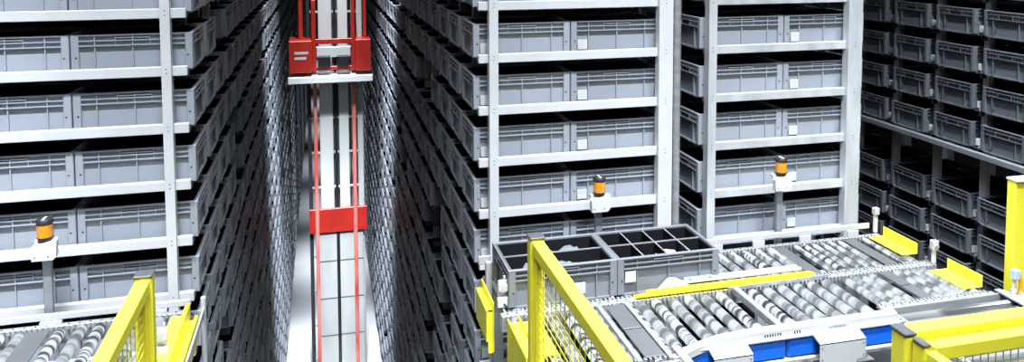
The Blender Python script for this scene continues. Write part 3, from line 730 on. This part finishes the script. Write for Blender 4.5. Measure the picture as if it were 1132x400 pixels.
# ------------------------------------------------------------------ fences
def mesh_panel(name, t, O, axis, c, a0, a1, z0, z1, sa, sz, label=None):
    b = MB(); w = .0013
    q = a0
    while q < a1:
        if axis == 'Y': b.box(c-w, c+w, q-w, q+w, z0, z1, 'yellow')
        else: b.box(q-w, q+w, c-w, c+w, z0, z1, 'yellow')
        q += sa
    z = z1
    while z > z0:
        if axis == 'Y': b.box(c-w, c+w, a0, a1, z-w, z+w, 'yellow')
        else: b.box(a0, a1, c-w, c+w, z-w, z+w, 'yellow')
        z -= sz
    b.obj(name, t, O, label)
FT = H-1.28; FB = 4.56
def side_fence(x, sgn, label):
    t = thing('safety_fence', label, 'fence', (x, 3.2, FB), 'yellow mesh fences beside the crane aisle')
    O = (-x, -3.2, -FB)
    b = MB(); b.bbox(x-.032, x+.032, 3.17, 3.225, FB, FT+.004, 'yellow', .004); b.box(x-.07, x+.07, 3.13, 3.27, FB, FB+.008, 'yellow'); b.box(x-.005, x+.005, 3.1685, 3.17, FB+.02, FT-.02, 'peach'); b.obj('post', t, O)
    b = MB(); b.bbox(x-.034, x+.034, 3.165, 3.23, FT+.004, FT+.014, 'capgrey', .003); b.obj('post_cap', t, O, 'grey plastic cap on the post')
    b = MB(); b.bbox(x-.026, x+.026, .9, 3.165, FT-.056, FT-.002, 'yellow', .003); b.bbox(x-.014, x+.014, 3.145, 3.168, FB+.1, FT-.056, 'yellow', .003); b.bbox(x-.02, x+.02, .9, 3.145, FB+.1, FB+.14, 'yellow', .003); b.bbox(x-.02, x+.02, .86, .90, FB+.1, FT-.004, 'yellow', .003)
    b.obj('frame', t, O)
    mesh_panel('mesh_panel', t, O, 'Y', x, .92, 3.145, FB+.14, FT-.056, .060, .036)
side_fence(-.682, -1, 'yellow mesh fence panel left of the crane aisle, sloping away from its capped post')
side_fence(.875, 1, 'yellow mesh fence panel right of the crane aisle, in front of the conveyor totes')
t = thing('safety_fence', 'yellow corner fence at the lower right, with dark-capped corner post', 'fence', (1.85, 2.16, FB))
O = (-1.85, -2.16, -FB)
b = MB(); b.bbox(1.850, 1.893, 2.135, 2.20, FB, FT-.032, 'yellow', .004); b.bbox(1.876, 1.902, 2.08, 2.133, FB, FT-.045, 'yellow', .004); b.box(1.76, 1.92, 2.08, 2.24, FB, FB+.008, 'yellow'); b.obj('post', t, O)
b = MB(); b.bbox(1.848, 1.896, 2.132, 2.203, FT-.032, FT-.020, 'capgrey', .003); b.bbox(1.874, 1.905, 2.078, 2.131, FT-.045, FT-.033, 'capgrey', .003); b.obj('post_cap', t, O, 'dark grey stepped cap')
b = MB(); b.bbox(1.896, 3.75, 2.142, 2.20, FT-.075, FT-.020, 'yellow', .005); b.obj('top_rail', t, O)
b = MB(); b.bbox(1.915, 3.75, 2.070, 2.118, FT-.090, FT-.040, 'yellow', .004); b.obj('top_rail', t, O)
b = MB(); b.bbox(1.915, 3.75, 2.09, 2.13, FB+.1, FB+.14, 'yellow', .004); b.obj('bottom_rail', t, O)
mesh_panel('mesh_panel', t, O, 'X', 2.094, 1.93, 3.75, FB+.14, FT-.09, .031, .062)
b = MB(); b.bbox(1.872, 1.908, .7, 2.065, FT-.098, FT-.046, 'yellow', .004); b.bbox(1.872, 1.908, 2.01, 2.065, FB+.1, FT-.098, 'yellow', .004); b.bbox(1.872, 1.908, .7, 2.01, FB+.1, FB+.14, 'yellow', .004); b.obj('frame', t, O)
mesh_panel('mesh_panel', t, O, 'Y', 1.890, .75, 2.01, FB+.14, FT-.098, .05, .03)
t = thing('safety_fence', 'tall yellow fence post and mesh at the right edge, beyond the conveyor end', 'fence', (3.76, 3.48, FB))
O = (-3.76, -3.48, -FB)
b = MB(); b.bbox(3.672, 3.755, 3.44, 3.50, FB, H-1.325, 'yellow', .004); b.bbox(3.757, 3.80, 3.43, 3.48, FB, H-1.335, 'yellow', .004); b.box(3.64, 3.81, 3.40, 3.55, FB, FB+.008, 'yellow'); b.obj('post', t, O)
b = MB(); b.bbox(3.668, 3.80, 3.43, 3.505, H-1.325, H-1.313, 'cream', .003); b.obj('post_cap', t, O, 'pale cap on the tall post')
b = MB(); b.bbox(3.80, 4.85, 3.44, 3.475, H-1.385, H-1.34, 'yellow', .004); b.obj('top_rail', t, O)
b = MB(); b.bbox(3.80, 4.85, 3.44, 3.475, FB+.1, FB+.14, 'yellow', .004); b.obj('bottom_rail', t, O)
mesh_panel('mesh_panel', t, O, 'X', 3.457, 3.81, 4.84, FB+.14, H-1.385, .031, .06)
# ------------------------------------------------------------------ stacker crane
CY = 12.4
t = thing('stacker_crane', 'white and red storage crane standing in the middle of the aisle', 'crane', (.2, CY, 0))
O = (-.2, -CY, 0)
def cb(nm, m, *boxes, lab=None, r=.008):
    b = MB()
    for q in boxes: b.bbox(*q, m, r)
    return b.obj(nm, t, O, lab)
TOPC = H+1.2
cb('mast', 'cranewhite', (-.075, .125, CY, CY+.32, .5, TOPC)); cb('mast', 'cranewhite', (.215, .365, CY, CY+.32, .5, TOPC))
cb('mast_web', 'plate', (.125, .215, CY+.10, CY+.14, .5, TOPC))
cb('guide_rail', 'black', (.15, .19, CY-.02, CY+.05, .5, TOPC), (.385, .400, CY+.02, CY+.06, .5, TOPC), lab='dark central guide rail')
for x0 in (-.165, .415):
    cb('lift_rail', 'redrail', (x0, x0+.055, CY-.10, CY-.04, .5, TOPC), lab='worn red lift rail')
cb('outer_post', 'cranegrey', (.50, .585, CY+.0, CY+.12, .4, TOPC), lab='pale outer post'); cb('outer_post', 'dark', (-.255, -.20, CY+.0, CY+.1, .4, TOPC), lab='dark outer post')
z = .7
while z < TOPC-.2:
    b = MB(); b.bbox(-.20, .50, CY+.02, CY+.05, z, z+.035, 'cranegrey', .004); b.obj('cross_brace', t, O); z += .55
# carriage with the load table
zc = H-1.78
cb('carriage', 'red', (-.50, -.17, CY-.35, CY+.3, zc-.18, zc+.30), (.47, .70, CY-.35, CY+.3, zc-.18, zc+.30), (-.17, .47, CY-.16, CY-.11, zc+.22, zc+.30), (-.17, .47, CY-.16, CY-.11, zc-.18, zc-.12), (-.17, -.11, CY-.2, CY-.11, zc-.18, zc+.9), (.42, .47, CY-.2, CY-.11, zc-.18, zc+.9), (-.36, -.30, CY-.1, CY, zc+.3, TOPC), (.60, .65, CY-.1, CY, zc+.3, TOPC), lab='red lifting carriage')
cb('load_table', 'cranewhite', (-.52, .72, CY-.38, CY+.32, zc-.34, zc-.24), (-.10, .40, CY-.19, CY-.165, zc+.02, zc+.18), lab='pale load table')
cb('motor', 'black', (-.08, .10, CY-.3, CY-.12, zc-.12, zc+.05), lab='black lift motor'); cb('motor', 'black', (.20, .38, CY-.3, CY-.12, zc-.12, zc+.05), lab='black lift motor')
cb('status_plate', 'paper', (-.42, -.22, CY-.353, CY-.351, zc+.10, zc+.14), (-.42, -.25, CY-.353, CY-.351, zc+.02, zc+.06), lab='small pale plates')
cb('control_cabinet', 'cranegrey', (-.15, .56, CY-.035, CY-.002, .5, H-4.55), lab='pale lower cabinet'); cb('cabinet_band', 'red', (-.26, .62, CY-.06, CY-.01, H-4.53, H-4.15), lab='red band across the mast')
b = MB()
for z in (1.1, 1.7, 2.3): b.box(-.145, .555, CY-.037, CY-.035, z, z+.015, 'plate')
b.box(.15, .20, CY-.040, CY-.035, .5, H-4.55, 'black'); b.obj('cabinet_trim', t, O)
cb('chassis', 'cranewhite', (-.30, .68, CY-1.2, CY+1.4, .12, .5), lab='long low travel chassis')
for y in (CY-.9, CY+1.1):
    b = MB(); b.tube([(.12, y, .155), (.28, y, .155)], .13, 'dark', 24); b.obj('wheel', t, O)
b = MB(); b.box(.17, .23, 8.0, 54, 0, .025, 'rackgrey'); tag(b.obj('crane_rail', None), 'steel travel rail on the aisle floor under the crane', 'rail')
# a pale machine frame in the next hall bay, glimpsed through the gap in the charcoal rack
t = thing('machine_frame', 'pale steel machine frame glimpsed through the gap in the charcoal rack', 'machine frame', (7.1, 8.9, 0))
O = (-7.1, -8.9, 0)
for x in (6.5, 7.1, 7.7):
    for y in (7.6, 10.2): b = MB(); b.bbox(x-.05, x+.05, y-.05, y+.05, 0, 5.25, 'white', .004); b.obj('leg', t, O)
for y in (7.6, 8.9, 10.2): b = MB(); b.bbox(6.3, 7.9, y-.04, y+.04, 5.25, 5.35, 'white', .004); b.obj('cross_rail', t, O)
b = MB(); b.bbox(6.4, 7.8, 7.7, 10.1, 5.15, 5.20, 'alu', .003); b.obj('deck', t, O)
# ------------------------------------------------------------------ building shell
def struct(name, b, m=None):
    o = b.obj(name, None); o['kind'] = 'structure'; return o
X0, X1, Y0_, Y1_, ZC = -9, 12, -5, 56, 11.2
b = MB(); b.box(X0, X1, Y0_, Y1_, -.2, 0, 'floor'); struct('floor', b)
b = MB(); b.box(X0, X1, Y0_, Y1_, ZC, ZC+.2, 'ceil'); struct('ceiling', b)
b = MB(); b.box(X0-.2, X0, Y0_, Y1_, 0, ZC, 'wall'); struct('wall_left', b)
b = MB(); b.box(X1, X1+.2, Y0_, Y1_, 0, ZC, 'wall'); struct('wall_right', b)
b = MB(); b.box(X0, X1, Y1_, Y1_+.2, 0, ZC, 'wall'); struct('wall_back', b)
b = MB(); b.box(X0, X1, Y0_-.2, Y0_, 0, ZC, 'wall'); struct('wall_front', b)
b = MB(); b.box(X0+.01, -.64, Y0_+.01, 4.42, 4.36, 4.56, 'slab'); b.box(-.64, .80, Y0_+.01, 4.42, 4.36, 4.56, 'slab'); b.box(.80, 4.6, Y0_+.01, 4.42, 4.36, 4.56, 'slab')  # middle span across the aisle is unseen, added to block lamp light
for x in (-8, -3, 3, 4.3): b.box(x-.1, x+.1, 2.0, 2.2, 0, 4.36, 'slab'); b.box(x-.1, x+.1, -4, -3.8, 0, 4.36, 'slab')
o = struct('mezzanine_floor', b)
# ------------------------------------------------------------------ lights
def lamp(x, y, z, sx, sy, W, rot=(0,0,0), col=(.86, .93, 1.), spread=math.pi, label=None):  # makes the hall's ceiling lamps and the added fill lights alike
    l = bpy.data.lights.new('ceiling_lamp_or_fill', 'AREA'); l.shape = 'RECTANGLE'; l.size = sx; l.size_y = sy; l.energy = W; l.color = col; l.spread = spread
    o = bpy.data.objects.new('ceiling_lamp_or_fill', l); C.objects.link(o); o.location = (x, y, z); o.rotation_euler = rot
    return o
for x, tilt, e in ((-2.1, -16, 175), (-1.2, -9, 105), (.1, 0, 34), (1.5, 4, 92), (2.7, 4, 68)):
    lamp(x, 2.2, ZC-.25, .9, .22, e, (math.radians(8), math.radians(-tilt), 0), spread=math.radians(66))
for x in (-.75, 1.3, 2.7):  # added fill to brighten the fronts of the yellow fences
    lamp(x, .2, ZC-.25, .8, .25, 17, (math.radians(23), 0, 0), spread=math.radians(44))
lamp(3.85, 3.1, ZC-.25, .3, .9, 60, (math.radians(14), math.radians(-10), 0), spread=math.radians(50))  # added fill that lifts the rack across the right-hand aisle
for x in (-.7, .4, 1.5):  # added frontal fill, acting like a flash beside the camera
    lamp(x, -.6, ZC-.25,     .9, .3, 13, (math.radians(38), 0, 0), spread=math.radians(120))
lamp(.15, 10.6, ZC-.3, .45, .8, 26, (math.radians(14), 0, 0), spread=math.radians(36))  # added light thrown forward onto the crane mast
lamp(.15, 8.2, ZC-.3, .5, .5, 42, (math.radians(24), 0, 0), spread=math.radians(24))  # second added light, for the middle and lower mast
for y in (14.5, 18, 22, 26, 31, 36, 42, 48):
    lamp(.1, y, ZC-.3, .35, 2.2, 22 if y < 20 else 8, (0, 0, 0), spread=math.radians(16))
lamp(7.1, 8.8, ZC-.25, .6, 1.6, 160, (0, 0, 0), spread=math.radians(26))  # added light to make the far machine frame show pale
w = bpy.data.worlds.new('hall_air'); bpy.context.scene.world = w; w.use_nodes = True
w.node_tree.nodes['Background'].inputs['Color'].default_value = (.55, .65, .9, 1); w.node_tree.nodes['Background'].inputs['Strength'].default_value = .006
sc = bpy.context.scene
sc.view_settings.view_transform = 'Standard'; sc.view_settings.look = 'None'; sc.view_settings.gamma = 1; sc.view_settings.use_curve_mapping = False
sc.view_settings.exposure = 0.16
sc.cycles.use_denoising = True
sc.cycles.max_bounces = 5; sc.cycles.diffuse_bounces = 2
